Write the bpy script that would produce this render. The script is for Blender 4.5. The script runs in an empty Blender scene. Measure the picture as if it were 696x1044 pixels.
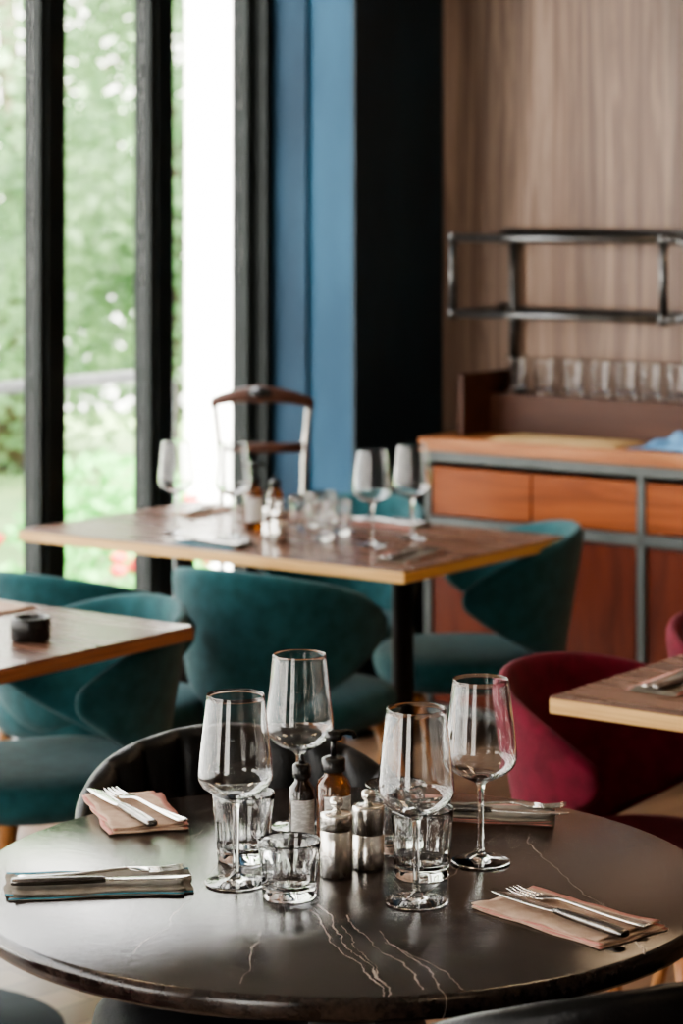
import bpy, bmesh, math, random
from mathutils import Vector, Matrix
random.seed(7)
D = bpy.data
SC = bpy.context.scene
COL = SC.collection
R54 = math.radians(54)
U = Vector((math.cos(R54), math.sin(R54), 0))
V = Vector((-math.sin(R54), math.cos(R54), 0))
def W(a, b, z=0.0):
    p = U*a + V*b
    return Vector((p.x, p.y, z))

# ------------------------------------------------------------------ materials
def pmat(name, c1, c2=None, rough=0.5, metal=0.0, scale=(6,6,6), detail=4, bump=0.0, bscale=None,
         trans=0.0, ior=1.45, sheen=0.0, coat=0.0, rough2=None, dist=0.0, lo=0.35, hi=0.65, spec=0.5, rot=(0,0,0)):
    m = D.materials.new(name); m.use_nodes = True
    nt = m.node_tree; n = nt.nodes; l = nt.links
    b = n['Principled BSDF']
    b.inputs['Base Color'].default_value = (*c1, 1)
    b.inputs['Roughness'].default_value = rough
    b.inputs['Metallic'].default_value = metal
    b.inputs['Transmission Weight'].default_value = trans
    b.inputs['IOR'].default_value = ior
    b.inputs['Sheen Weight'].default_value = sheen
    b.inputs['Coat Weight'].default_value = coat
    b.inputs['Coat Roughness'].default_value = 0.1
    b.inputs['Specular IOR Level'].default_value = spec
    tc = n.new('ShaderNodeTexCoord'); mp = n.new('ShaderNodeMapping')
    mp.inputs['Scale'].default_value = scale
    mp.inputs['Rotation'].default_value = rot
    l.new(tc.outputs['Object'], mp.inputs['Vector'])
    nz = n.new('ShaderNodeTexNoise'); nz.inputs['Scale'].default_value = 1.0
    nz.inputs['Detail'].default_value = detail; nz.inputs['Distortion'].default_value = dist
    l.new(mp.outputs[0], nz.inputs['Vector'])
    if c2 is not None:
        r = n.new('ShaderNodeValToRGB')
        r.color_ramp.elements[0].position = lo; r.color_ramp.elements[0].color = (*c1, 1)
        r.color_ramp.elements[1].position = hi; r.color_ramp.elements[1].color = (*c2, 1)
        l.new(nz.outputs['Fac'], r.inputs['Fac']); l.new(r.outputs[0], b.inputs['Base Color'])
    if rough2 is not None:
        mr = n.new('ShaderNodeMapRange')
        mr.inputs['To Min'].default_value = rough; mr.inputs['To Max'].default_value = rough2
        mr.inputs['From Min'].default_value = 0.3; mr.inputs['From Max'].default_value = 0.7
        l.new(nz.outputs['Fac'], mr.inputs['Value']); l.new(mr.outputs[0], b.inputs['Roughness'])
    if bump > 0:
        nb = nz
        if bscale:
            nb = n.new('ShaderNodeTexNoise'); nb.inputs['Scale'].default_value = bscale
            nb.inputs['Detail'].default_value = 3
            l.new(tc.outputs['Object'], nb.inputs['Vector'])
        bp = n.new('ShaderNodeBump'); bp.inputs['Strength'].default_value = bump
        bp.inputs['Distance'].default_value = 0.01
        l.new(nb.outputs['Fac'], bp.inputs['Height']); l.new(bp.outputs[0], b.inputs['Normal'])
    return m

M = {}
M['glass'] = pmat('clear_glass', (1,1,1), rough=0.0, trans=1.0, ior=1.47)
M['teal'] = pmat('teal_fabric', (0.009,0.054,0.062), (0.015,0.080,0.090), rough=0.9, scale=(30,30,30), bump=0.25, bscale=500, sheen=0.14, spec=0.25)
M['red'] = pmat('burgundy_fabric', (0.082,0.003,0.012), (0.122,0.005,0.019), rough=0.9, scale=(30,30,30), bump=0.25, bscale=500, sheen=0.05, spec=0.25)
M['leather'] = pmat('black_leather', (0.003,0.003,0.0035), (0.006,0.006,0.0065), rough=0.34, scale=(40,40,40), bump=0.12, bscale=250, spec=0.28)
M['leatherseat'] = pmat('black_leather_seat', (0.003,0.003,0.0035), (0.005,0.005,0.006), rough=0.6, scale=(40,40,40), bump=0.12, bscale=250, spec=0.08)
M['oakleg'] = pmat('oak_leg_wood', (0.34,0.14,0.05), (0.46,0.22,0.09), rough=0.4, scale=(30,30,3))
M['walnut'] = pmat('walnut_top', (0.095,0.048,0.034), (0.165,0.09,0.062), rough=0.20, rough2=0.32, scale=(25,2.5,25), dist=1.0)
M['ply'] = pmat('plywood_edge', (0.50,0.29,0.10), (0.66,0.41,0.16), rough=0.45, scale=(6,6,250), detail=2)
M['brownedge'] = pmat('brown_edge', (0.24,0.10,0.045), (0.36,0.17,0.08), rough=0.4, scale=(6,6,200), detail=2)
M['side_or'] = pmat('sideboard_drawer_wood', (0.18,0.044,0.012), (0.32,0.090,0.025), rough=0.4, scale=(10,2,26), dist=1.2, spec=0.3)
M['side_dk'] = pmat('sideboard_door_wood', (0.080,0.014,0.006), (0.135,0.028,0.011), rough=0.4, scale=(20,20,2.5), dist=1.0, spec=0.25)
M['side_top'] = pmat('sideboard_top_wood', (0.28,0.10,0.036), (0.40,0.165,0.065), rough=0.35, scale=(25,2.5,20), dist=0.8, spec=0.35)
M['brown_dk'] = pmat('dark_brown_board', (0.052,0.018,0.010), (0.078,0.030,0.017), rough=0.45, scale=(20,3,20), spec=0.35)
M['steelgrey'] = pmat('grey_painted_steel', (0.085,0.098,0.096), (0.11,0.123,0.12), rough=0.4, metal=0.2, scale=(12,12,12))
M['basedark'] = pmat('dark_blue_steel_base', (0.010,0.022,0.032), (0.016,0.032,0.044), rough=0.7, scale=(12,12,12), spec=0.2)
M['blackmetal'] = pmat('black_metal', (0.008,0.009,0.010), (0.016,0.016,0.017), rough=0.4, metal=0.3, scale=(20,20,20))
M['frame'] = pmat('window_frame_paint', (0.008,0.011,0.010), (0.013,0.017,0.016), rough=0.55, scale=(10,10,10), spec=0.2)
M['pipe'] = pmat('dark_steel_pipe', (0.08,0.08,0.08), (0.13,0.13,0.13), rough=0.28, metal=0.9, scale=(30,30,30))
M['steel'] = pmat('brushed_steel', (0.60,0.57,0.53), (0.72,0.69,0.65), rough=0.26, metal=1.0, scale=(4,4,300))
M['cutlery'] = pmat('cutlery_steel', (0.62,0.60,0.58), (0.75,0.73,0.70), rough=0.16, metal=1.0, scale=(30,30,30))
M['knifehandle'] = pmat('dark_cutlery_handle', (0.12,0.11,0.105), (0.20,0.19,0.18), rough=0.25, metal=1.0, scale=(30,30,30))
M['napkin'] = pmat('beige_linen', (0.42,0.285,0.21), (0.53,0.38,0.285), rough=0.9, scale=(60,60,60), bump=0.4, bscale=900)
M['napkindk'] = pmat('grey_linen', (0.15,0.13,0.105), (0.22,0.19,0.155), rough=0.9, scale=(60,60,60), bump=0.4, bscale=900)
M['trim_red'] = pmat('napkin_trim_pink', (0.42,0.17,0.14), (0.50,0.22,0.19), rough=0.9, scale=(80,80,80))
M['trim_teal'] = pmat('napkin_trim_teal', (0.02,0.14,0.20), (0.04,0.20,0.27), rough=0.9, scale=(80,80,80))
M['amber'] = pmat('amber_glass', (0.24,0.07,0.010), rough=0.05, trans=0.75, coat=0.5)
M['darkliquid'] = pmat('balsamic_glass', (0.012,0.006,0.004), (0.02,0.01,0.006), rough=0.06, coat=0.6)
M['label'] = pmat('paper_label', (0.75,0.73,0.70), (0.55,0.53,0.50), rough=0.7, scale=(150,150,400), lo=0.45, hi=0.5)
M['blackplastic'] = pmat('black_plastic', (0.008,0.008,0.008), (0.012,0.012,0.012), rough=0.25, scale=(20,20,20))
M['paper'] = pmat('tan_paper', (0.52,0.36,0.17), (0.60,0.43,0.22), rough=0.7, scale=(8,8,8))
M['bluecloth'] = pmat('blue_cloth', (0.06,0.16,0.32), (0.14,0.32,0.52), rough=0.9, scale=(25,25,25), bump=0.3, bscale=400)
M['whitewall'] = pmat('white_render', (0.84,0.84,0.82), (0.90,0.90,0.88), rough=0.8, scale=(4,4,4), bump=0.1, bscale=60)
M['ceil'] = pmat('ceiling_paint', (0.28,0.26,0.24), (0.32,0.30,0.27), rough=0.9, scale=(3,3,3))
M['plainwall'] = pmat('taupe_wall_paint', (0.18,0.145,0.12), (0.22,0.18,0.15), rough=0.85, scale=(3,3,3))
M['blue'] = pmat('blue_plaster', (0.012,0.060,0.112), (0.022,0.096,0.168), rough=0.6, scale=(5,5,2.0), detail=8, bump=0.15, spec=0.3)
M['blue2'] = pmat('deep_blue_plaster', (0.008,0.032,0.060), (0.014,0.050,0.088), rough=0.6, scale=(7,7,3.0), detail=8, bump=0.2, spec=0.25)  # pier blue darkened to paint in the shading of one band
M['navy'] = pmat('navy_plaster', (0.004,0.016,0.028), (0.009,0.028,0.044), rough=0.6, scale=(5,5,2.5), detail=8, bump=0.15)  # pier blue with the shade of its unlit side put into the colour
M['bark'] = pmat('bark', (0.07,0.05,0.035), (0.13,0.10,0.07), rough=0.9, scale=(10,10,2))
M['paving'] = pmat('pale_paving', (0.45,0.45,0.44), (0.55,0.55,0.53), rough=0.9, scale=(1,1,1))
M['grass'] = pmat('grass', (0.16,0.28,0.09), (0.28,0.42,0.16), rough=0.9, scale=(2,2,2))
M['railm'] = pmat('galvanised_rail', (0.10,0.11,0.115), (0.15,0.16,0.165), rough=0.45, metal=0.3, scale=(10,10,10))
M['flower'] = pmat('red_petals', (0.65,0.02,0.02), (0.8,0.08,0.05), rough=0.7, scale=(20,20,20))

def leafmat(name, c1, c2):
    m = pmat(name, c1, c2, rough=0.6, scale=(1.3,1.3,1.3))
    nt = m.node_tree; n = nt.nodes; l = nt.links
    b = n['Principled BSDF']; out = n['Material Output']
    tr = n.new('ShaderNodeBsdfTranslucent'); mx = n.new('ShaderNodeMixShader'); mx.inputs[0].default_value = 0.35
    ramp = [x for x in n if x.bl_idname == 'ShaderNodeValToRGB'][0]
    l.new(ramp.outputs[0], tr.inputs['Color'])
    l.new(b.outputs[0], mx.inputs[1]); l.new(tr.outputs[0], mx.inputs[2]); l.new(mx.outputs[0], out.inputs['Surface'])
    return m
M['leaf'] = leafmat('leaf_green', (0.09,0.19,0.075), (0.36,0.52,0.29))
M['leaf2'] = leafmat('leaf_bright', (0.06,0.32,0.05), (0.24,0.58,0.18))

# window pane : thin see-through glass with a weak constant reflection
m = D.materials.new('window_glass'); m.use_nodes = True
nt = m.node_tree; n = nt.nodes; l = nt.links
n.remove(n['Principled BSDF'])
t = n.new('ShaderNodeBsdfTransparent'); g = n.new('ShaderNodeBsdfGlossy'); g.inputs['Roughness'].default_value = 0.02
mx = n.new('ShaderNodeMixShader'); mx.inputs[0].default_value = 0.04
l.new(t.outputs[0], mx.inputs[1]); l.new(g.outputs[0], mx.inputs[2])
l.new(mx.outputs[0], n['Material Output'].inputs['Surface'])
M['pane'] = m

# dark veined stone
def marble():
    m = D.materials.new('dark_veined_stone'); m.use_nodes = True
    nt = m.node_tree; n = nt.nodes; l = nt.links; b = n['Principled BSDF']
    def math_(op, a, b_=None, c=None):
        x = n.new('ShaderNodeMath'); x.operation = op
        for i,v in enumerate((a,b_,c)):
            if v is None: continue
            if isinstance(v,(int,float)): x.inputs[i].default_value = v
            else: l.new(v, x.inputs[i])
        return x.outputs[0]
    tc = n.new('ShaderNodeTexCoord')
    n1 = n.new('ShaderNodeTexNoise'); n1.inputs['Scale'].default_value = 34; n1.inputs['Detail'].default_value = 9; n1.inputs['Roughness'].default_value = 0.8
    l.new(tc.outputs['Object'], n1.inputs['Vector'])
    r1 = n.new('ShaderNodeValToRGB'); r1.color_ramp.elements[0].position = 0.38; r1.color_ramp.elements[0].color = (0.006,0.0045,0.0042,1)
    r1.color_ramp.elements[1].position = 0.72; r1.color_ramp.elements[1].color = (0.050,0.034,0.028,1)
    l.new(n1.outputs['Fac'], r1.inputs['Fac'])
    sp = n.new('ShaderNodeSeparateXYZ'); l.new(tc.outputs['Object'], sp.inputs[0])
    nv = n.new('ShaderNodeTexNoise'); nv.inputs['Scale'].default_value = 7; nv.inputs['Detail'].default_value = 5; nv.inputs['Roughness'].default_value=0.55
    l.new(tc.outputs['Object'], nv.inputs['Vector'])
    nd = math_('MULTIPLY', math_('SUBTRACT', nv.outputs['Fac'], 0.5), 0.07)
    nw = n.new('ShaderNodeTexNoise'); nw.inputs['Scale'].default_value = 30; nw.inputs['Detail'].default_value=4; l.new(tc.outputs['Object'], nw.inputs['Vector'])
    tot = None
    for (x0,k,y0,y1,wd) in [(-.075,-.25,-.44,-.14,.0009),(-.085,.05,-.40,-.22,.0005),(-.055,-.22,-.44,-.12,.0012),(-.045,-.30,-.42,-.16,.0010),(-.03,-.32,-.44,-.22,.0007),(-.03,-.16,-.40,-.2,.0006),(-.08,-.5,-.42,-.26,.0005),(.13,.35,-.1,.40,.0005),(-.30,.6,-.1,.3,.0005),(-.16,.2,-.3,.1,.0005),(.27,-.2,-.3,.2,.0005)]:
        d = math_('ABSOLUTE', math_('ADD', math_('SUBTRACT', sp.outputs['X'], math_('MULTIPLY_ADD', sp.outputs['Y'], k, x0)), nd))
        wv = math_('MULTIPLY', math_('MAXIMUM', math_('SUBTRACT', nw.outputs['Fac'], 0.30), 0.02), wd*5)
        q = math_('SUBTRACT', 1.0, math_('DIVIDE', d, wv)); q = math_('MAXIMUM', q, 0.0)
        m1 = math_('GREATER_THAN', sp.outputs['Y'], y0); m2 = math_('LESS_THAN', sp.outputs['Y'], y1)
        q = math_('MULTIPLY', math_('MULTIPLY', q, m1), m2)
        tot = q if tot is None else math_('MAXIMUM', tot, q)
    fac = math_('MINIMUM', math_('MULTIPLY', tot, 1.4), 0.7)
    mix = n.new('ShaderNodeMixRGB'); mix.inputs['Color2'].default_value = (0.46,0.39,0.35,1)
    l.new(fac, mix.inputs['Fac']); l.new(r1.outputs[0], mix.inputs['Color1']); l.new(mix.outputs[0], b.inputs['Base Color'])
    mr = n.new('ShaderNodeMapRange'); mr.inputs['From Min'].default_value=0.3; mr.inputs['From Max'].default_value=0.7
    mr.inputs['To Min'].default_value=0.04; mr.inputs['To Max'].default_value=0.15
    l.new(n1.outputs['Fac'], mr.inputs['Value']); l.new(mr.outputs[0], b.inputs['Roughness'])
    bp = n.new('ShaderNodeBump'); bp.inputs['Strength'].default_value = 0.10; bp.inputs['Distance'].default_value = 0.004
    l.new(n1.outputs['Fac'], bp.inputs['Height']); l.new(bp.outputs[0], b.inputs['Normal'])
    return m
M['marble'] = marble()

# timber floor
def floormat():
    m = D.materials.new('parquet_floor'); m.use_nodes = True
    nt = m.node_tree; n = nt.nodes; l = nt.links; b = n['Principled BSDF']
    tc = n.new('ShaderNodeTexCoord'); mp = n.new('ShaderNodeMapping'); mp.inputs['Rotation'].default_value = (0,0,math.radians(9))
    l.new(tc.outputs['Object'], mp.inputs['Vector'])
    br = n.new('ShaderNodeTexBrick'); br.inputs['Scale'].default_value = 1.0
    br.inputs['Brick Width'].default_value = 0.6; br.inputs['Row Height'].default_value = 0.09; br.inputs['Mortar Size'].default_value = 0.002
    br.inputs['Color1'].default_value = (0.36,0.22,0.13,1); br.inputs['Color2'].default_value = (0.15,0.085,0.05,1); br.inputs['Mortar'].default_value = (0.03,0.02,0.015,1)
    l.new(mp.outputs[0], br.inputs['Vector'])
    nz = n.new('ShaderNodeTexNoise'); nz.inputs['Scale'].default_value = 9; nz.inputs['Detail'].default_value = 6
    mp2 = n.new('ShaderNodeMapping'); mp2.inputs['Rotation'].default_value = (0,0,math.radians(9)); mp2.inputs['Scale'].default_value = (0.3,3,1)
    l.new(tc.outputs['Object'], mp2.inputs['Vector']); l.new(mp2.outputs[0], nz.inputs['Vector'])
    mx = n.new('ShaderNodeMixRGB'); mx.blend_type = 'MULTIPLY'; mx.inputs['Fac'].default_value = 0.4
    l.new(br.outputs['Color'], mx.inputs['Color1']); l.new(nz.outputs['Fac'], mx.inputs['Color2']); l.new(mx.outputs[0], b.inputs['Base Color'])
    b.inputs['Roughness'].default_value = 0.35
    return m
M['floor'] = floormat()

def wallmat():
    m = D.materials.new('streaked_timber_cladding'); m.use_nodes = True
    nt = m.node_tree; n = nt.nodes; l = nt.links; b = n['Principled BSDF']
    tc = n.new('ShaderNodeTexCoord'); mp = n.new('ShaderNodeMapping'); mp.inputs['Scale'].default_value = (22,22,0.9)
    l.new(tc.outputs['Object'], mp.inputs['Vector'])
    nz = n.new('ShaderNodeTexNoise'); nz.inputs['Scale'].default_value = 1; nz.inputs['Detail'].default_value = 9; nz.inputs['Roughness'].default_value = 0.68; nz.inputs['Distortion'].default_value=0.7
    l.new(mp.outputs[0], nz.inputs['Vector'])
    r = n.new('ShaderNodeValToRGB'); e = r.color_ramp.elements
    e[0].position = 0.30; e[0].color = (0.085,0.046,0.031,1); e[1].position = 0.72; e[1].color = (0.42,0.295,0.22,1)
    x = e.new(0.5); x.color = (0.20,0.126,0.090,1)
    l.new(nz.outputs['Fac'], r.inputs['Fac'])
    n2 = n.new('ShaderNodeTexNoise'); n2.inputs['Scale'].default_value = 1; n2.inputs['Detail'].default_value = 2
    mp2 = n.new('ShaderNodeMapping'); mp2.inputs['Scale'].default_value = (4,4,0.35); l.new(tc.outputs['Object'], mp2.inputs['Vector']); l.new(mp2.outputs[0], n2.inputs['Vector'])
    mx = n.new('ShaderNodeMixRGB'); mx.blend_type = 'OVERLAY'; mx.inputs['Fac'].default_value = 0.85
    l.new(r.outputs[0], mx.inputs['Color1']); l.new(n2.outputs['Fac'], mx.inputs['Color2'])
    sp = n.new('ShaderNodeSeparateXYZ'); l.new(tc.outputs['Object'], sp.inputs[0])
    m1 = n.new('ShaderNodeMath'); m1.operation='DIVIDE'; m1.inputs[1].default_value=0.165; l.new(sp.outputs['Y'], m1.inputs[0])
    m2 = n.new('ShaderNodeMath'); m2.operation='FRACT'; l.new(m1.outputs[0], m2.inputs[0])
    m3 = n.new('ShaderNodeMath'); m3.operation='LESS_THAN'; m3.inputs[1].default_value=0.03; l.new(m2.outputs[0], m3.inputs[0])
    m4 = n.new('ShaderNodeMath'); m4.operation='MULTIPLY'; m4.inputs[1].default_value=0.4; l.new(m3.outputs[0], m4.inputs[0])
    mj = n.new('ShaderNodeMixRGB'); mj.inputs['Color2'].default_value=(0.05,0.032,0.024,1)
    l.new(m4.outputs[0], mj.inputs['Fac']); l.new(mx.outputs[0], mj.inputs['Color1']); l.new(mj.outputs[0], b.inputs['Base Color'])
    b.inputs['Roughness'].default_value = 0.5
    return m
M['wall'] = wallmat()

# ------------------------------------------------------------------ mesh helpers
def put(name, me, mats, parent=None, loc=(0,0,0), rotz=0.0, smooth=True):
    for mt in (mats if isinstance(mats,(list,tuple)) else [mats]):
        me.materials.append(M[mt] if isinstance(mt,str) else mt)
    o = D.objects.new(name, me); COL.objects.link(o)
    o.location = loc; o.rotation_euler = (0,0,rotz)
    if parent: o.parent = parent
    if smooth:
        for p in me.polygons: p.use_smooth = True
    return o

def empty(name, loc, rotz=0.0):
    o = D.objects.new(name, None); COL.objects.link(o); o.empty_display_size = 0.1
    o.location = loc; o.rotation_euler = (0,0,rotz); return o

class MB:
    """mesh builder joining several parts into one mesh"""
    def __init__(s): s.v=[]; s.f=[]; s.mi=[]; s.sm=[]
    def add(s, vs, fs, mi=0, sm=True):
        o=len(s.v); s.v += [tuple(x) for x in vs]; s.f += [tuple(i+o for i in f) for f in fs]
        s.mi += [mi]*len(fs); s.sm += [sm]*len(fs)
    def box(s, lo, hi, mi=0, bev=0.0):
        bm = bmesh.new(); bmesh.ops.create_cube(bm, size=1)
        c=[(a+b)/2 for a,b in zip(lo,hi)]; d=[abs(b-a) for a,b in zip(lo,hi)]
        for v in bm.verts: v.co = Vector((v.co.x*d[0]+c[0], v.co.y*d[1]+c[1], v.co.z*d[2]+c[2]))
        if bev>0: bmesh.ops.bevel(bm, geom=bm.edges[:], offset=min(bev,min(d)*0.45), segments=2, affect='EDGES', profile=0.5)
        bm.verts.index_update()
        s.add([v.co[:] for v in bm.verts], [[v.index for v in f.verts] for f in bm.faces], mi, False); bm.free()
    def lathe(s, prof, seg=32, mi=0, c=(0,0,0), rf=None, ang=None):
        vs=[];rings=[]
        for (r,z) in prof:
            if r<=1e-7: rings.append([len(vs)]); vs.append((c[0],c[1],c[2]+z))
            else:
                ids=[]
                for k in range(seg):
                    th=2*math.pi*k/seg; rr=r if rf is None else rf(th,r,z)
                    ids.append(len(vs)); vs.append((c[0]+rr*math.cos(th),c[1]+rr*math.sin(th),c[2]+z))
                rings.append(ids)
        fs=[]
        for A,B in zip(rings[:-1],rings[1:]):
            if len(A)==1 and len(B)==1: continue
            for k in range(seg):
                k2=(k+1)%seg
                if len(A)==1: fs.append((A[0],B[k2],B[k]))
                elif len(B)==1: fs.append((A[k],A[k2],B[0]))
                else: fs.append((A[k],A[k2],B[k2],B[k]))
        s.add(vs,fs,mi)
    def tube(s, pts, r, mi=0, seg=10, r2=None):
        pts=[Vector(p) for p in pts]; N=len(pts); vs=[];fs=[]
        up=None
        for i,p in enumerate(pts):
            t=(pts[min(i+1,N-1)]-pts[max(i-1,0)]).normalized()
            if up is None:
                up = Vector((0,0,1)) if abs(t.z)<0.9 else Vector((1,0,0))
            x=(up-t*up.dot(t)).normalized(); y=t.cross(x); up=x
            rr = r if r2 is None else r+(r2-r)*i/(N-1)
            for k in range(seg):
                th=2*math.pi*k/seg; vs.append(p+x*math.cos(th)*rr+y*math.sin(th)*rr)
        for i in range(N-1):
            for k in range(seg):
                k2=(k+1)%seg; fs.append((i*seg+k,i*seg+k2,(i+1)*seg+k2,(i+1)*seg+k))
        fs.append(tuple(range(seg-1,-1,-1))); fs.append(tuple((N-1)*seg+k for k in range(seg)))
        s.add(vs,fs,mi)
    def loft(s, secs, mi=0, seg=16, p=2.6):
        vs=[];fs=[]
        for (x,yc,zc,hy,hz) in secs:
            for k in range(seg):
                th=2*math.pi*k/seg; c=math.cos(th); sn=math.sin(th)
                vs.append((x, yc+hy*math.copysign(abs(c)**(2/p),c), zc+hz*math.copysign(abs(sn)**(2/p),sn)))
        N=len(secs)
        for i in range(N-1):
            for k in range(seg):
                k2=(k+1)%seg; fs.append((i*seg+k,i*seg+k2,(i+1)*seg+k2,(i+1)*seg+k))
        fs.append(tuple(range(seg-1,-1,-1))); fs.append(tuple((N-1)*seg+k for k in range(seg)))
        s.add(vs,fs,mi)
    def mesh(s,name):
        me=D.meshes.new(name); me.from_pydata(s.v,[],s.f)
        me.update()
        for p,mi,sm in zip(me.polygons,s.mi,s.sm): p.material_index=mi; p.use_smooth=sm
        bm=bmesh.new(); bm.from_mesh(me); bmesh.ops.recalc_face_normals(bm,faces=bm.faces[:]); bm.to_mesh(me); bm.free()
        return me
    def obj(s,name,mats,parent=None,loc=(0,0,0),rotz=0.0):
        return put(name,s.mesh(name),mats,parent,loc,rotz,smooth=False)

def catmull(P, k=4):
    out=[]
    n=len(P)
    for i in range(n-1):
        p0=P[max(i-1,0)];p1=P[i];p2=P[i+1];p3=P[min(i+2,n-1)]
        for j in range(k):
            t=j/k
            q=[]
            for d in range(len(p1)):
                q.append(0.5*((2*p1[d])+(-p0[d]+p2[d])*t+(2*p0[d]-5*p1[d]+4*p2[d]-p3[d])*t*t+(-p0[d]+3*p1[d]-3*p2[d]+p3[d])*t**3))
            out.append(tuple(q))
    out.append(tuple(P[-1])); return out

def boxobj(name, lo, hi, mat, parent=None, loc=(0,0,0), rotz=0.0, bev=0.0):
    b=MB(); b.box(lo,hi,0,bev); return b.obj(name,[mat],parent,loc,rotz)

# ------------------------------------------------------------------ room shell (local x = U, y = V)
def room(name, lo, hi, mat): return boxobj(name, lo, hi, mat, rotz=R54)
WB = 4.465     # window plane (b)
WA = 6.15      # back wall plane (a)
room('floor', (-3.0,-3.0,-0.1), (WA+0.2, WB+0.12, 0), 'floor')
room('ceiling', (-3.0,-3.0,3.0), (WA+0.2, WB+0.16, 3.12), 'ceil')
room('wall_back', (WA,-3.0,0), (WA+0.15, WB+0.12, 3.0), 'wall')
room('wall_right', (-3.0,-3.1,0), (WA, -3.0, 3.0), 'plainwall')
# wall behind the camera; two unseen windows added for fill light and highlights
b=MB()
b.box((-3.1,-3.0,0),(-3.0,WB+0.1,0.35)); b.box((-3.1,-3.0,2.75),(-3.0,WB+0.1,3.0))
b.box((-3.1,-3.0,0.35),(-3.0,-.02,2.75)); b.box((-3.1,1.47,0.35),(-3.0,2.96,2.75))
b.obj('wall_front',['plainwall'],rotz=R54)
for i in (2,4):
    y0=-3.0+i*1.49; b=MB()
    b.box((-3.08,y0,0.35),(-3.02,y0+0.09,2.75),0,.004); b.box((-3.08,y0+0.09,0.35),(-3.02,y0+1.49,0.42),0,.004); b.box((-3.08,y0+0.09,2.68),(-3.02,y0+1.49,2.75),0,.004)
    b.box((-3.053,y0+0.09,0.42),(-3.047,y0+1.49,2.68),1)
    b.obj('window_%d'%(30+i),['frame','pane'],rotz=R54)
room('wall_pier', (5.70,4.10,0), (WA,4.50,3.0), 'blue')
room('wall_pier_cladding', (5.694,4.088,0), (WA,4.0995,3.0), 'navy')  # thin sheet that paints the pier's right side as shaded
room('trim_1', (5.688,4.262,0), (5.6995,4.385,3.0), 'blue2')  # thin board carrying painted shading on the pier, not a separate trim
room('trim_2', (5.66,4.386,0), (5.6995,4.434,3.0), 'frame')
room('baseboard_back', (WA-0.012,-3.0,0),(WA,4.08,0.09),'brown_dk')

c0=5.718
cents=[c0-0.035, c0-0.476, c0-0.927]
x=c0-0.927
while x>-2.9:
    x-=0.62; cents.append(x)
for i,cx in enumerate(cents):
    w=0.10
    b=MB()
    b.box((cx-w/2,WB-0.03,0),(cx+w/2,WB+0.035,3.0),0,0.004)
    b.box((cx-w/2+0.02,WB-0.04,0),(cx-w/2+0.035,WB-0.0301,3.0),0)
    if i<len(cents)-1:
        nx=cents[i+1]
        b.box((nx+0.05,WB-0.03,0.0),(cx-w/2,WB+0.035,0.10),0,0.004)
        b.box((nx+0.05,WB-0.03,2.90),(cx-w/2,WB+0.035,3.0),0,0.004)
        b.box((nx+0.05,WB,0.10),(cx-w/2,WB+0.006,2.90),1)
    b.obj('window_%d'%(i+1),['frame','pane'],rotz=R54)

# ------------------------------------------------------------------ exterior
room('balcony_floor', (-3,WB+0.125,-0.16),(7.5,5.25,-0.02),'paving')
b=MB()
b.tube([(-3,5.1,1.0),(6.05,5.1,1.0)],0.020)
b.tube([(-3,5.1,0.12),(6.05,5.1,0.12)],0.012)
posts=[5.46-1.15*k for k in range(8)]+[6.05]
for a in posts: b.box((a-0.018,5.08,-0.02),(a+0.018,5.12,0.99),0,0.003)
b.obj('balcony_railing',['railm'],rotz=R54)
b=MB(); b.box((-.772,12.0,-0.70),(7.0,13.2,7.0),0)
b.box((-.80,11.96,6.9),(7.03,13.25,7.05),1)
for k in range(4):
    for z in (0.6,3.6): b.box((1.2+1.4*k,11.985,z),(2.0+1.4*k,12.001,z+1.5),1)
b.obj('neighbouring_building',['whitewall','railm'])
me=D.meshes.new('g'); me.from_pydata([(-60,-20,-0.7),(60,-20,-0.7),(60,90,-0.7),(-60,90,-0.7)],[],[(0,1,2,3)])
put('ground_exterior',me,'paving',loc=(0,0,0),smooth=False)
boxobj('lawn',(-14,13.4,-0.699),(14,26,-0.68),'grass')

def foliage(mb, blobs, n, size, mi):
    tot=sum(r**2 for _,r in blobs)
    for c,r in blobs:
        for k in range(int(n*r*r/tot)):
            while True:
                p=Vector((random.uniform(-1,1),random.uniform(-1,1),random.uniform(-1,1)))
                if 0.35<p.length<1: break
            p=Vector(c)+p*r
            s=size*random.uniform(0.6,1.3)
            q=Matrix.Rotation(random.uniform(0,6.28),3,'Z')@Matrix.Rotation(random.uniform(-1.1,1.1),3,'X')@Matrix.Rotation(random.uniform(-1.0,1.0),3,'Y')
            pts=[(-0.5,0,0),(-0.15,0.26,0.03),(0.25,0.2,0.02),(0.55,0,-0.06),(0.25,-0.2,0.02),(-0.15,-0.26,0.03)]
            mb.add([p+q@(Vector(t)*s) for t in pts],[(0,1,2,3),(0,3,4,5)],mi,False)
def tree(name,x,y,h,blobs,n,size,leaf='leaf'):
    mb=MB()
    mb.tube([(0,0,-0.679),(0.05,0.02,h*0.3),(-0.05,0,h*0.6),(0.05,0,h*0.85)],0.13,0,10,0.05)
    for k in range(6):
        a=k*1.05; z=h*(0.35+0.08*k)
        mb.tube([(0,0,z),(0.5*math.cos(a),0.5*math.sin(a),z+0.4),(1.2*math.cos(a),1.2*math.sin(a),z+0.8)],0.04,0,6,0.015)
    foliage(mb,blobs,n,size,1)
    return mb.obj(name,['bark',leaf],loc=(x,y,0))
tree('deciduous_tree',-1.20,16.0,5.2,[((0.1,0,2.0),1.2),((-0.4,-0.2,3.3),0.9),((0.3,0.3,3.6),1.1),((0.1,0,4.9),1.1),((0.4,0.2,1.0),1.0),((-0.9,0.3,1.0),0.9)],8500,0.13)
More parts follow.
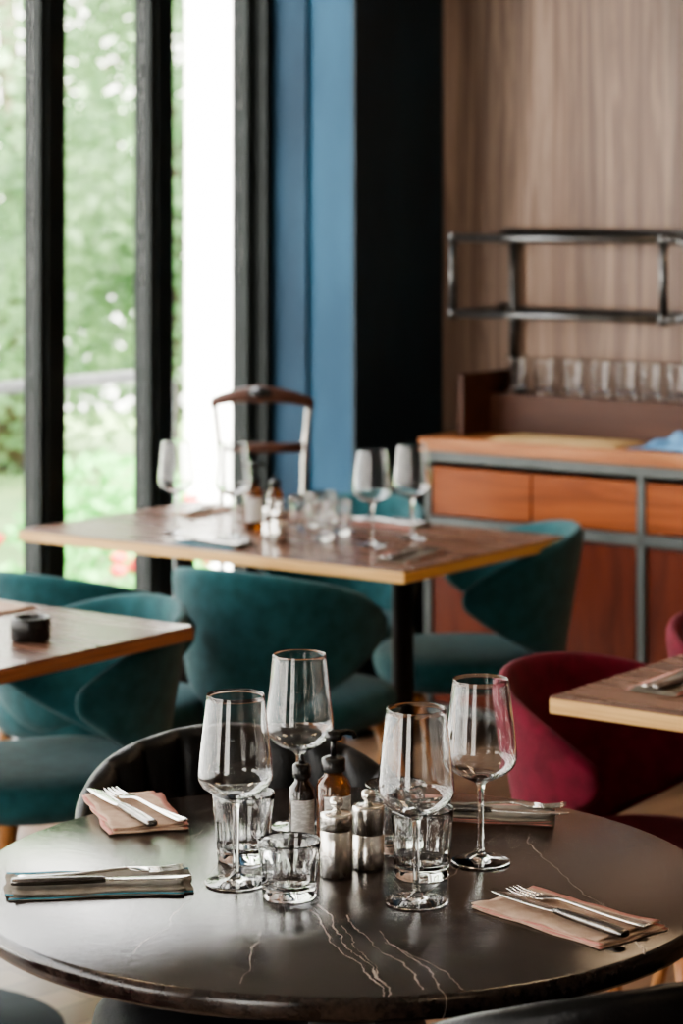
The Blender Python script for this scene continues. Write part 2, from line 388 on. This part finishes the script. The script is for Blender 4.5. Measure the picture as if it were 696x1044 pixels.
tree('deciduous_tree',-5.4,15.0,6,[((0,0,2.0),1.5),((-0.8,-0.2,3.6),1.4),((0.8,0.3,3.4),1.2),((0,0,5.0),1.5)],5000,0.16)
tree('deciduous_tree',-2.75,20,6,[((0,0,0.8),1.6),((-1.4,-0.2,1.6),1.5),((1.6,0.3,1.2),1.5),((0.2,0,2.0),1.3)],8000,0.17)
tree('deciduous_tree',-9,12,6,[((0,0,2.5),1.8),((-1.0,-0.2,4.0),1.5),((1.0,0.3,4.0),1.5),((0,0,5.6),1.5)],4000,0.18)
mb=MB(); foliage(mb,[((-0.9,0,-0.1),0.42),((0,0.1,0.0),0.45),((0.9,0,-0.1),0.42),((-1.8,0,0),0.42)],3600,0.08,0)
mb.box((-2.4,-0.3,-0.75),(1.5,0.3,-0.45),2,0.02)
fl=[Vector((random.uniform(-2.2,1.2),random.uniform(-0.5,-0.35),random.uniform(0.0,0.3))) for k in range(14)]
fl+=[Vector((random.uniform(-.10,.10),random.uniform(-0.45,-0.35),random.uniform(-0.02,0.08))) for k in range(7)]
for p in fl: mb.lathe([(0,-0.02),(0.03,0),(0.035,0.02),(0.0,0.03)],8,1,p)
mb.obj('flowering_bush',['leaf2','flower','paving'],loc=(-0.95,10.2,0.05),rotz=0.3)

# ------------------------------------------------------------------ tableware
GO=[(.0362,.0009),(.0355,.0022),(.025,.0034),(.012,.0055),(.0058,.011),(.0041,.022),(.0036,.040),(.0036,.060),(.0038,.080),(.0052,.0945),(.012,.1000),(.026,.1065),(.038,.1145),(.0434,.1225),(.0445,.131),(.0434,.146),(.0416,.162),(.0396,.180),(.0371,.202),(.0345,.2243)]
GI=[(.0339,.2243),(.0365,.202),(.0390,.180),(.0410,.162),(.0428,.146),(.0439,.131),(.0428,.1233),(.0375,.1154),(.0256,.1074),(.014,.1030)]
GP=[(0,0),(.033,0)]+catmull(GO,3)+[(.0344,.2248),(.0342,.2250),(.0340,.2248)]+catmull(GI,3)+[(.006,.1017),(0,.1014)]
mb=MB(); mb.lathe(GP,64); WINE=mb.mesh('wine_glass_mesh'); WINE.materials.append(M['glass'])
for p in WINE.polygons: p.use_smooth=True
def tumbler_mesh(h,r,nf=10,mat='glass',taper=.86):
    rb=r*taper; seg=nf*8
    def rf(th,rr,z):
        w=max(0,min(1,(h*0.80-z)/(h*0.12)))*max(0,min(1,(z-0.002)/0.006))
        ph=(th%(2*math.pi/nf))-math.pi/nf
        return rr*(1-w)+rr*w*math.cos(math.pi/nf)/math.cos(ph)
    mb=MB()
    outer=[(0,0.0015),(rb*0.8,0.001),(rb*0.95,0),(rb,0.003),(rb+0.0004,0.010)]
    for k in range(1,10): z=0.010+(h-0.012)*k/9; outer.append((rb+(r-rb)*k/9, z))
    outer+=[(r-0.0006,h),(r-0.0013,h-0.0006)]
    inner=[]
    for k in range(9,0,-1): z=0.014+(h-0.016)*k/9; inner.append((rb+(r-rb)*k/9-0.0017-0.0018*(1-k/9), z))
    inner+=[(rb-0.007,0.0125),(rb*0.5,0.0115),(0,0.0115)]
    prof=outer+inner; no=len(outer)
    vs=[];rings=[]
    for i,(q,z) in enumerate(prof):
        if q<=1e-7: rings.append([len(vs)]); vs.append((0,0,z)); continue
        ids=[]
        for k in range(seg):
            th=2*math.pi*k/seg
            rr=q if (i>=no or q<r*.5) else rf(th,q,z); ids.append(len(vs)); vs.append((rr*math.cos(th),rr*math.sin(th),z))
        rings.append(ids)
    fs=[]
    for A,B in zip(rings[:-1],rings[1:]):
        for k in range(seg):
            k2=(k+1)%seg
            if len(A)==1: fs.append((A[0],B[k2],B[k]))
            elif len(B)==1: fs.append((A[k],A[k2],B[0]))
            else: fs.append((A[k],A[k2],B[k2],B[k]))
    mb.add(vs,fs); me=mb.mesh('tumbler_mesh'); me.materials.append(M[mat]); return me
TUMB=tumbler_mesh(0.082,0.0385); TUMBS=tumbler_mesh(0.066,0.037); TUMBH=tumbler_mesh(0.108,0.036,taper=.74)
TZ=0.7505
def inst(name,me,x,y,z=TZ,rot=0):
    o=D.objects.new(name,me); COL.objects.link(o); o.location=(x,y,z); o.rotation_euler=(0,0,rot); return o
for (x,y) in [(-.126,2.876),(-.0546,3.132),(.0863,2.799),(.171,2.970)]: inst('wine_glass',WINE,x,y)
for (x,y) in [(.072,5.70),(.17,5.819),(-.403,5.91),(-.262,5.84)]: inst('wine_glass',WINE,x,y)
inst('water_tumbler',TUMB,-.121,2.985,rot=.2); inst('water_tumbler',TUMB,.0968,2.909,rot=.1); inst('water_tumbler',TUMB,.068,3.03)
inst('water_tumbler',TUMBS,-.061,2.823,rot=.15)
for (x,y) in [(-.012,5.90),(-.095,5.97),(-.05,6.06),(-.055,5.80)]: inst('water_tumbler',TUMB,x,y)

mb=MB()
mb.lathe([(0,0),(.0188,0),(.0198,.0015),(.0198,.054),(.0188,.0548),(.0188,.0565),(.0198,.0573),(.0198,.072),(.0192,.0750),(.0170,.0765),(.0070,.0775),(.0045,.079),(.0045,.083),(.0078,.0845),(.0085,.087),(.0082,.092),(.005,.0945),(0,.095)],40)
SHAKE=mb.mesh('shaker_mesh'); SHAKE.materials.append(M['steel'])
mb=MB()
mb.lathe([(0,0),(.0188,0),(.0195,.0015),(.0195,.040),(.0185,.0405),(.0185,.043),(.0198,.044),(.0198,.072),(.0192,.0750),(.0170,.0765),(.0070,.0775),(.0045,.079),(.0045,.083),(.0078,.0845),(.0085,.087),(.0082,.092),(.005,.0945),(0,.095)],40)
SHAKE2=mb.mesh('pepper_mesh'); SHAKE2.materials.append(M['steel'])
inst('salt_mill',SHAKE,-.006,2.909); inst('pepper_mill',SHAKE2,.0325,2.945)
inst('salt_mill',SHAKE,-.147,5.74); inst('pepper_mill',SHAKE2,-.17,5.80)

def bottle(name,x,y,mat,r=.021,h=.085,rot=0,pump=True,tot=.145,z=TZ):
    e=empty(name,(x,y,z),rot)
    mb=MB(); mb.lathe([(0,0),(r*.93,0),(r,.002),(r,h-.008),(r*.9,h-.001),(r*.55,h+.006),(r*.5,h+.014),(0,h+.014)],36); mb.obj('body',[mat],e)
    mb=MB()
    vs=[];fs=[];N=20
    for k in range(N+1):
        th=math.radians(-150+ 120*k/N)
        for zz in (h*.2,h*.8): vs.append(((r+.0004)*math.cos(th),(r+.0004)*math.sin(th),zz))
    for k in range(N): fs.append((2*k,2*k+2,2*k+3,2*k+1))
    mb.add(vs,fs); mb.obj('label',['label'],e)
    mb=MB(); mb.lathe([(0,h+.011),(r*.68,h+.011),(r*.7,h+.012),(r*.7,h+.026),(r*.5,h+.029),(0,h+.029)],28)
    if pump:
        mb.tube([(0,0,h+.028),(0,0,tot-.008)],.0035,0,12)
        mb.lathe([(0,tot-.012),(.010,tot-.012),(.011,tot-.009),(.010,tot-.001),(0,tot)],20)
        mb.tube([(0,0,tot-.006),(.018,0,tot-.004),(.028,0,tot-.007),(.031,0,tot-.013)],.0042,0,10,.003)
    else:
        mb.tube([(0,0,h+.028),(0,0,h+.04)],.004,0,12,.002)
    mb.obj('pump_cap',['blackplastic'],e)
    return e
bottle('oil_pump_bottle',-.010,3.025,'amber',.0215,.088,rot=.5,tot=.15)
bottle('vinegar_bottle',-.050,3.045,'darkliquid',.0165,.075,rot=.2,pump=False)
bottle('oil_pump_bottle',-.218,5.985,'amber',.024,.10,rot=.3,tot=.165)
bottle('vinegar_bottle',-.165,6.02,'amber',.02,.09,rot=.3,pump=False)

def napkin(x,y,ang,L=.20,Wd=.10,mat='napkin',trim='trim_red',z=TZ,seed=0):
    rnd=random.Random(seed); mb=MB()
    nx,ny=24,16
    for layer in range(3):
        L2=L-0.007*layer; W2=Wd-0.005*layer; z0=0.0003+0.0016*layer; skew=rnd.uniform(-.06,.06); ox=rnd.uniform(-.005,.005)
        def P(i,j,top):
            u=i/nx-.5; v=j/ny-.5
            xx=u*L2+ox; yy=v*W2+skew*xx
            yy+=.0018*math.sin(14*u+layer*2+seed)*(abs(v)*2)
            xx+=.0015*math.sin(12*v+seed*3+layer)*(abs(u)*2)
            w=.0009*math.sin(9*u+3*v+seed)*layer*.6 + .0012*math.sin(13*v+seed*2)*layer*.3
            w+= .0045*max(0,abs(u)*2-.72)**1.2*(1+math.sin(6*v+seed+layer)) * (layer*.5)
            return (xx,yy,z0+(.0013 if top else 0)+max(w,0))
        top=[P(i,j,1) for i in range(nx+1) for j in range(ny+1)]; bot=[P(i,j,0) for i in range(nx+1) for j in range(ny+1)]
        n0=len(top); vs=top+bot; fs=[];tf=[]
        def id(i,j): return i*(ny+1)+j
        for i in range(nx):
            for j in range(ny):
                q=(id(i,j),id(i+1,j),id(i+1,j+1),id(i,j+1)); (tf if (j==ny-1 or (j==0 and layer<2)) else fs).append(q)
                fs.append(tuple(n0+t for t in reversed(q)))
        for i in range(nx):
            fs.append((id(i,0),n0+id(i,0),n0+id(i+1,0),id(i+1,0))); tf.append((id(i,ny),id(i+1,ny),n0+id(i+1,ny),n0+id(i,ny)))
        for j in range(ny):
            fs.append((id(0,j),id(0,j+1),n0+id(0,j+1),n0+id(0,j))); fs.append((id(nx,j),n0+id(nx,j),n0+id(nx,j+1),id(nx,j+1)))
        o=len(mb.v); mb.v+=vs
        for F,mi in ((fs,0),(tf,1)):
            mb.f+=[tuple(t+o for t in f) for f in F]; mb.mi+=[mi]*len(F); mb.sm+=[True]*len(F)
    return mb.obj('folded_napkin',[mat,trim],loc=(x,y,z),rotz=ang)

def fork_mesh():
    mb=MB()
    P=[(-.098,0,.0035,.0055,.0012),(-.092,0,.0035,.0085,.0017),(-.07,0,.0032,.0075,.0018),(-.03,0,.0036,.0045,.0019),(.01,0,.0058,.0030,.0019),(.030,0,.0068,.0032,.0018),(.040,0,.0060,.0070,.0014),(.050,0,.0046,.0108,.0011),(.060,0,.0036,.0112,.0010)]
    mb.loft(catmull(P,3),0,16,2.6)
    for k in range(4):
        y=-.0093+.0062*k
        mb.loft([(.058,y,.0037,.0022,.0009),(.075,y*1.02,.0028,.0018,.0009),(.092,y*1.02,.0042,.0014,.0008),(.102,y,.0062,.0007,.0005)],0,8,2.2)
    me=mb.mesh('fork_mesh'); me.materials.append(M['cutlery']); return me
def knife_mesh():
    mb=MB()
    P=[(-.105,0,.005,.0050,.0030),(-.100,0,.005,.0080,.0042),(-.07,0,.005,.0085,.0046),(-.02,0,.005,.0070,.0042),(.000,0,.005,.0055,.0036),(.006,0,.005,.0050,.0030)]
    mb.loft(catmull(P,3),1,16,3)
    P=[(.004,0,.005,.0045,.0022),(.015,.0006,.005,.0068,.0010),(.05,.001,.005,.0088,.0009),(.085,.001,.005,.0085,.0008),(.10,.0028,.005,.0055,.0007),(.108,.0062,.005,.0010,.0005)]
    mb.loft(catmull(P,3),0,12,2.2)
    me=mb.mesh('knife_mesh'); me.materials.append(M['cutlery']); me.materials.append(M['knifehandle']); return me
FORK=fork_mesh(); KNIFE=knife_mesh()
def setting(x,y,ang,L=.20,Wd=.10,mat='napkin',trim='trim_red',z=TZ,seed=0,flip=0,cut=0.0):
    napkin(x,y,ang,L,Wd,mat,trim,z,seed)
    c,s=math.cos(ang),math.sin(ang)
    for nm,me,off,da in (('table_fork',FORK,.016,.05),('table_knife',KNIFE,-.018,-.07)):
        lx=.004; ly=off
        inst(nm,me,x+c*lx-s*ly,y+s*lx+c*ly,z+.0070,ang+da+cut+(math.pi if flip else 0))
setting(-.274,3.206,math.radians(-73),.195,.105,seed=1,flip=1,cut=.25)
setting(-.290,2.868,math.radians(6),.215,.105,'napkindk','trim_teal',seed=2,flip=0,cut=.06)
setting(.256,2.735,math.radians(-48),.205,.112,seed=3,flip=1)
setting(.190,3.195,math.radians(-8),.19,.09,'napkindk','trim_red',seed=4,flip=0)
p=W(4.55,3.12); setting(p.x,p.y,R54+.1,.19,.10,'napkindk','trim_red',seed=5)
p=W(4.445,3.60); setting(p.x,p.y,R54+math.pi/2,.19,.085,'napkindk','trim_teal',seed=6)
p=W(4.90,4.00); setting(p.x,p.y,R54+.2,.19,.10,'napkin','trim_red',seed=7)
p=W(4.98,3.46); setting(p.x,p.y,R54+math.pi/2,.19,.09,'napkindk','trim_red',seed=8)

# ------------------------------------------------------------------ tables
def ped(e,x,y,r=.035,base=.2,h=.72,mat='blackmetal',nm='pedestal'):
    mb=MB(); mb.lathe([(0,0),(base,0),(base,.006),(base-.01,.012),(r+.03,.018),(r+.004,.03),(r,.05),(r,h-.03),(r+.05,h-.02),(r+.05,h),(0,h)],40,0,(x,y,0)); mb.obj(nm,[mat],e)
e=empty('round_dining_table',(0,2.91,0))
mb=MB(); R=.448; mb.lathe([(0,.722),(R-.012,.722),(R-.004,.724),(R,.730),(R,.742),(R-.0025,.748),(R-.007,.750),(0,.750)],160); mb.obj('stone_top',['marble'],e)
ped(e,0,0,.04,.26,.722)
for v in e.children[0].data.polygons: v.use_smooth = v.normal.z<0.9
def rect_table(name,a0,a1,b0,b1,peds,edge='ply',base=.2,pmatl='blackmetal',pr=.026):
    e=empty(name,W((a0+a1)/2,(b0+b1)/2,0),R54)
    la,lb=(a1-a0)/2,(b1-b0)/2
    mb=MB(); mb.box((-la,-lb,.722),(la,lb,.7465),0,.002); mb.obj('edge_core',[edge],e)
    mb=MB(); mb.box((-la+.001,-lb+.001,.7465),(la-.001,lb-.001,.75),0,.001); mb.obj('veneer_top',['walnut'],e)
    for (pa,pb) in peds: ped(e,pa-(a0+a1)/2,pb-(b0+b1)/2,pr,base,.722,pmatl)
rect_table('dining_table',4.37,5.06,3.005,4.165,[(4.72,3.25),(4.72,3.92)])
rect_table('dining_table',2.875,3.575,2.946,4.15,[(3.20,3.30),(3.2,3.85)],'brownedge',.27,'basedark')
rect_table('dining_table',3.407,4.18,.85,2.055,[(3.8,1.45)],'ply')

# ------------------------------------------------------------------ chairs
def shell_chair(name,x,y,face,fab,tuft=False,rb=.242,ztop=.755,arm=.655,pulled=0):
    e=empty(name,(x,y,0),math.radians(face))
    mb=MB(); seg=48
    def rf(th,r,z):
        c,s=abs(math.cos(th)),abs(math.sin(th)); p=2.7
        return r/((c**p+s**p)**(1/p))*(1.0)
    mb.lathe([(0,.375),(.17,.376),(.205,.385),(.220,.405),(.224,.425),(.220,.445),(.205,.458),(.16,.465),(.08,.468),(0,.468)],seg,0,(0.01,0,0),rf); mb.obj('seat',['leatherseat' if tuft else fab],e)
    NT=104 if tuft else 36; NS=8
    mb=MB(); vs=[];fs=[]
    half=math.radians(100)
    def pt(t,s,off):
        th=math.pi+t*half
        at=abs(t)
        zt=ztop-(ztop-arm)*at**2.0
        zb=.42+.15*at**1.4
        mid=(zt+zb)/2; hh=(zt-zb)/2*(1-.72*at**9)
        z=mid+hh*s
        k=(z-.40)/.36
        r=rb-.045+.055*k + off
        if tuft and off<0: r+= -.014*abs(math.sin(t*13*math.pi*.5))**.6
        ex=1.0+.10*at**2
        return (r*math.cos(th)*ex*1.02-.005, r*math.sin(th)*1.0, z)
    def prof(t):
        ring=[]
        T=.015
        for k in range(NS+1): ring.append(pt(t,-1+2*k/NS,T))
        a=pt(t,1.0,0); ring.append((a[0],a[1],a[2]+.014))
        for k in range(NS,-1,-1): ring.append(pt(t,-1+2*k/NS,-T))
        a=pt(t,-1.0,0); ring.append((a[0],a[1],a[2]-.012))
        return ring
    n=2*(NS+1)+2
    for i in range(NT+1): vs+=prof(-1+2*i/NT)
    for i in range(NT):
        for k in range(n):
            k2=(k+1)%n; fs.append((i*n+k,i*n+k2,(i+1)*n+k2,(i+1)*n+k))
    fs.append(tuple(range(n-1,-1,-1))); fs.append(tuple(NT*n+k for k in range(n)))
    mb.add(vs,fs); o=mb.obj('wraparound_back',[fab],e)
    sd=o.modifiers.new('sub','SUBSURF'); sd.levels=1; sd.render_levels=1
    mb=MB()
    for sx,sy in ((1,1),(1,-1),(-1,1),(-1,-1)):
        mb.tube([(sx*.14,sy*.15,.385),(sx*.185,sy*.19,.20),(sx*.225,sy*.225,0.0)],.018,0,14,.010)
    mb.tube([(-.15,-.155,.36),(-.15,.155,.36)],.012); mb.tube([(.15,-.155,.36),(.15,.155,.36)],.012)
    mb.obj('legs',['oakleg' if not tuft else 'blackmetal'],e)
    return e
def ch(name,a,b,face,fab,**k):
    p=W(a,b); return shell_chair(name,p.x,p.y,face,fab,**k)
shell_chair('upholstered_armchair',-.12,5.50,58,'teal',ztop=.748)
ch('upholstered_armchair',4.06,3.62,58,'teal')
shell_chair('upholstered_armchair',-.575,4.78,208,'teal',ztop=.75)
ch('upholstered_armchair',5.02,3.26,183,'teal',rb=.252)
ch('upholstered_armchair',5.16,3.80,232,'teal')
ch('upholstered_armchair',3.66,2.00,-38,'red',ztop=.745)
ch('upholstered_armchair',4.22,1.97,-40,'red')
shell_chair('leather_armchair',-.115,3.31,285,'leather',tuft=True,rb=.235,ztop=.785,arm=.66)
shell_chair('leather_armchair',.245,2.60,114,'leather',tuft=True,rb=.235,ztop=.792,arm=.66)
shell_chair('upholstered_armchair',-.565,2.50,25,'red')

# valet stand behind the far table
e=empty('valet_stand',(-.225,6.76,0),math.radians(-6))
mb=MB()
N=16; secs=[]
for k in range(N+1):
    t=-1+2*k/N
    secs.append((t*.145,-.03*(1-t*t)+.02, 1.000+.022*(1-t*t)-.006*abs(t)**4, .012+.004*(1-t*t), .014+.011*(1-abs(t))))
mb.loft(secs,0,12,2.4)
secs=[(s[0]*.8,s[1]+.004,.872,.009,.014) for s in secs]
mb.loft(secs,0,12,2.4); mb.obj('rails',['brown_dk'],e)
mb=MB(); mb.lathe([(0,1.015),(.035,1.017),(.034,1.034),(.018,1.042),(0,1.044)],20,0,(0.0,-.012,0)); mb.obj('knob',['blackplastic'],e)
mb=MB()
for s in (-1,1):
    mb.tube([(s*.135,.018,1.005),(s*.122,.02,.88),(s*.115,.03,.7),(s*.115,.03,.45),(s*.14,.10,0)],.0085)
    mb.tube([(s*.115,.03,.47),(s*.13,-.04,.455),(s*.14,-.07,0)],.0085)
mb.tube([(-.115,.03,.3),(.115,.03,.3)],.007)
mb.obj('frame',['steel'],e)
boxobj('seat',(-.13,-.07,.462),(.13,.04,.48),'brown_dk',e,bev=.006)

# ------------------------------------------------------------------ sideboard (local x=depth U, y = V, runs to -y)
e=empty('sideboard',W(5.80,3.92,0),R54)
LN=-2.12
boxobj('top_slab',(-.012,LN,.842),(.348,0.012,.88),'side_top',e,bev=.002)
mb=MB()
bays=[0,-.70,-1.40,-2.10]
for yb in bays:
    for x0 in (0,.318): mb.box((x0,yb-.022,0),(x0+.025,yb,.812),0,.002)
    mb.box((.025,yb-.022,.10),(.318,yb,.122),0); mb.box((.025,yb-.022,.62),(.318,yb,.64),0)
for z0,z1 in ((.812,.8415),(.622,.652),(.085,.11)): mb.box((0,-2.122,z0),(.025,0,z1),0,.002); mb.box((.318,-2.122,z0),(.343,0,z1),0,.002)
mb.obj('steel_frame',['steelgrey'],e)
for i in range(3):
    y1=bays[i]-.022; y0=bays[i+1]
    mid=(y0+y1)/2
    for (p,q) in ((y1-.004,mid+.003),(mid-.003,y0+.004)):
        mb=MB(); mb.box((.004,q,.658),(.02,p,.795),0,.002); mb.box((.02,q+.01,.66),(.3,p-.01,.668),0)
        mb.box((.02,q+.01,.66),(.3,q+.02,.77),0); mb.box((.02,p-.02,.66),(.3,p-.01,.77),0)
        mb.obj('drawer',['side_or'],e)
        mb=MB(); mb.box((.006,q+.003,.115),(.022,p-.003,.617),0,.002); mb.obj('door',['side_dk'],e)
    boxobj('back_panel',(.30,y0,.11),(.316,y1,.81),'brown_dk',e)
    boxobj('shelf_bottom',(.026,y0,.111),(.30,y1,.121),'brown_dk',e)
boxobj('end_panel',(.028,-.016,.125),(.316,-.004,.81),'side_dk',e)
boxobj('upstand_side',(.09,-.078,.8805),(.347,-.06,1.06),'brown_dk',e,bev=.002)
boxobj('upstand_ledge',(.225,LN,.8805),(.347,-.079,.995),'brown_dk',e,bev=.002)
def SB(x,y,z): return W(5.80+x,3.92+y,z)
for y in [-.155,-.25,-.345,-.435,-.52,-.60,-.685,-.77,-.86]:
    p=SB(.262,y,.9955); inst('highball_glass',TUMBH,p.x,p.y,p.z)
b=MB(); b.box((.02,-.62,.8808),(.20,-.20,.884),0,.001); b.box((.03,-.60,.8842),(.19,-.215,.887),0,.001)
b.obj('paper_placemat_stack',['paper'],loc=SB(0,0,0),rotz=R54)
mb=MB(); n=18; vs=[];fs=[]
for i in range(n+1):
    for j in range(n+1):
        u=i/n-.5; v=j/n-.5
        h=max(0,(1-(2*abs(u))**3)*(1-(2*abs(v))**3))
        vs.append((u*.16+.01*math.sin(8*v),v*.26+.012*math.sin(9*u),.003+h*(.022+.014*math.sin(11*u+5*v)+.010*math.sin(17*v-6*u))))
for i in range(n):
    for j in range(n): fs.append((i*(n+1)+j,(i+1)*(n+1)+j,(i+1)*(n+1)+j+1,i*(n+1)+j+1))
mb.add(vs,fs); o=mb.obj('folded_cloth',['bluecloth'],loc=SB(.11,-.80,.8815),rotz=R54); sm=o.modifiers.new('s','SOLIDIFY'); sm.thickness=.002

# pipe shelf
e=empty('pipe_wall_shelf',SB(0,0,0),R54)
mb=MB(); zt,zl=1.455,1.238; r=.0105; xf,xr=.04,.322; yL,yR=-.075,-.76
mb.tube([(xf,yL,zl),(xf,yL,zt)],r*1.2)
mb.tube([(xf,yL,zt),(xf,yR,zt)],r); mb.tube([(xf,yL,zl),(xf,yR,zl)],r)
mb.tube([(xf,yR,zl),(xf,yR,zt)],r*1.2)
for y in (-.105,-1.45,-2.0):
    mb.tube([(xr,y,.996),(xr,y,zt+.02)],r*1.25)
for y in (yL,-.76,-1.45,-2.0):
    for z in (zt,zl):
        mb.tube([(xf if y>-1.4 else .25,y,z),(.346,y,z)],r)
        mb.lathe([(0,-.018),(.018,-.018),(.018,.018),(0,.018)],14,0,(xr,y,z))
    if y>-1.4:
        for z in (zt,zl): mb.lathe([(0,-.016),(.016,-.016),(.016,.016),(0,.016)],14,0,(xf,y,z))
for z in (zt,zl): mb.tube([(xr,yL,z),(xr,-2.0,z)],r)
mb.tube([(xr,yL,zt+.018),(xr,-2.0,zt+.018)],r*.8)
mb.tube(catmull([(xf,-.80,zt),(xf,-.83,zt-.01),(xf,-.84,zt-.05),(xf,-.84,zl+.05),(xf,-.83,zl+.01),(xf,-.80,zl)],4),r)
mb.tube([(xf,yR,zt),(xf,-.80,zt)],r); mb.tube([(xf,yR,zl),(xf,-.80,zl)],r)
mb.obj('pipes',['pipe'],e)

# ------------------------------------------------------------------ items on side tables
mb=MB(); mb.lathe([(0,0),(.034,0),(.037,.003),(.038,.040),(.036,.043),(.031,.043),(.029,.038),(.029,.016),(.026,.012),(0,.012)],40)
mb.obj('ashtray',['blackplastic'],loc=(-.575,4.47,TZ))
q=W(3.49,3.42); napkin(q.x,q.y,R54+math.pi/2,.2,.11,'napkin','trim_red',seed=9)
q=W(3.02,3.16); setting(q.x,q.y,R54,.2,.1,'napkindk','trim_teal',seed=10)
q=W(3.62,1.93); setting(q.x,q.y,R54,.2,.10,'napkindk','trim_red',seed=11)
q=W(3.63,1.80); setting(q.x,q.y,R54+.2,.2,.10,'napkin','trim_red',seed=12)

# ------------------------------------------------------------------ unseen overhead fill lamps, added to brighten the room
em=D.materials.new('warm_lamp_glow'); em.use_nodes=True
bs=em.node_tree.nodes['Principled BSDF']; bs.inputs['Emission Color'].default_value=(1,.72,.45,1); bs.inputs['Emission Strength'].default_value=34; M['lamp']=em
for (a,b_) in ((3.6,1.6),(5.2,2.2),(1.2,-.8),(2.4,3.0)):
    e=empty('ceiling_lamp',W(a,b_,0))
    mb=MB(); mb.lathe([(0,2.62),(.16,2.62),(.16,2.625),(0,2.627)],32); mb.obj('diffuser',['lamp'],e)
    mb=MB(); mb.lathe([(.165,2.61),(.17,2.61),(.17,2.66),(.05,2.72),(0,2.72)],32); mb.tube([(0,0,2.71),(0,0,3.0)],.01); mb.obj('shade',['blackmetal'],e)

# ------------------------------------------------------------------ light
w=D.worlds.new('World'); SC.world=w; w.use_nodes=True
nt=w.node_tree; bg=nt.nodes['Background']
tc=nt.nodes.new('ShaderNodeTexCoord'); sp=nt.nodes.new('ShaderNodeSeparateXYZ'); rp=nt.nodes.new('ShaderNodeValToRGB')
nt.links.new(tc.outputs['Generated'],sp.inputs[0]); nt.links.new(sp.outputs['Z'],rp.inputs['Fac'])
rp.color_ramp.elements[0].position=0.0; rp.color_ramp.elements[0].color=(1,0.95,0.86,1)
rp.color_ramp.elements[1].position=0.7; rp.color_ramp.elements[1].color=(0.92,0.94,0.97,1)
nt.links.new(rp.outputs[0],bg.inputs['Color']); bg.inputs['Strength'].default_value=13.0
sl=D.lights.new('sun','SUN'); sl.energy=64; sl.angle=math.radians(3); sl.color=(1,.95,.86)
so=D.objects.new('sun',sl); COL.objects.link(so)
d=(V*0.9+U*0.35+Vector((0,0,-1.1))).normalized()
so.rotation_euler=d.to_track_quat('-Z','Y').to_euler()

# ------------------------------------------------------------------ camera
cd=D.cameras.new('camera'); co=D.objects.new('camera',cd); COL.objects.link(co)
co.location=(0,0,1.562); co.rotation_euler=(math.pi/2,0,0)
cd.lens=85; cd.sensor_width=36; cd.shift_y=-317/1044
cd.dof.use_dof=True; cd.dof.focus_distance=2.88; cd.dof.aperture_fstop=5.6
cd.clip_end=500
SC.camera=co
SC.view_settings.view_transform='AgX'
SC.view_settings.look='AgX - Medium High Contrast'
SC.view_settings.exposure=-0.2
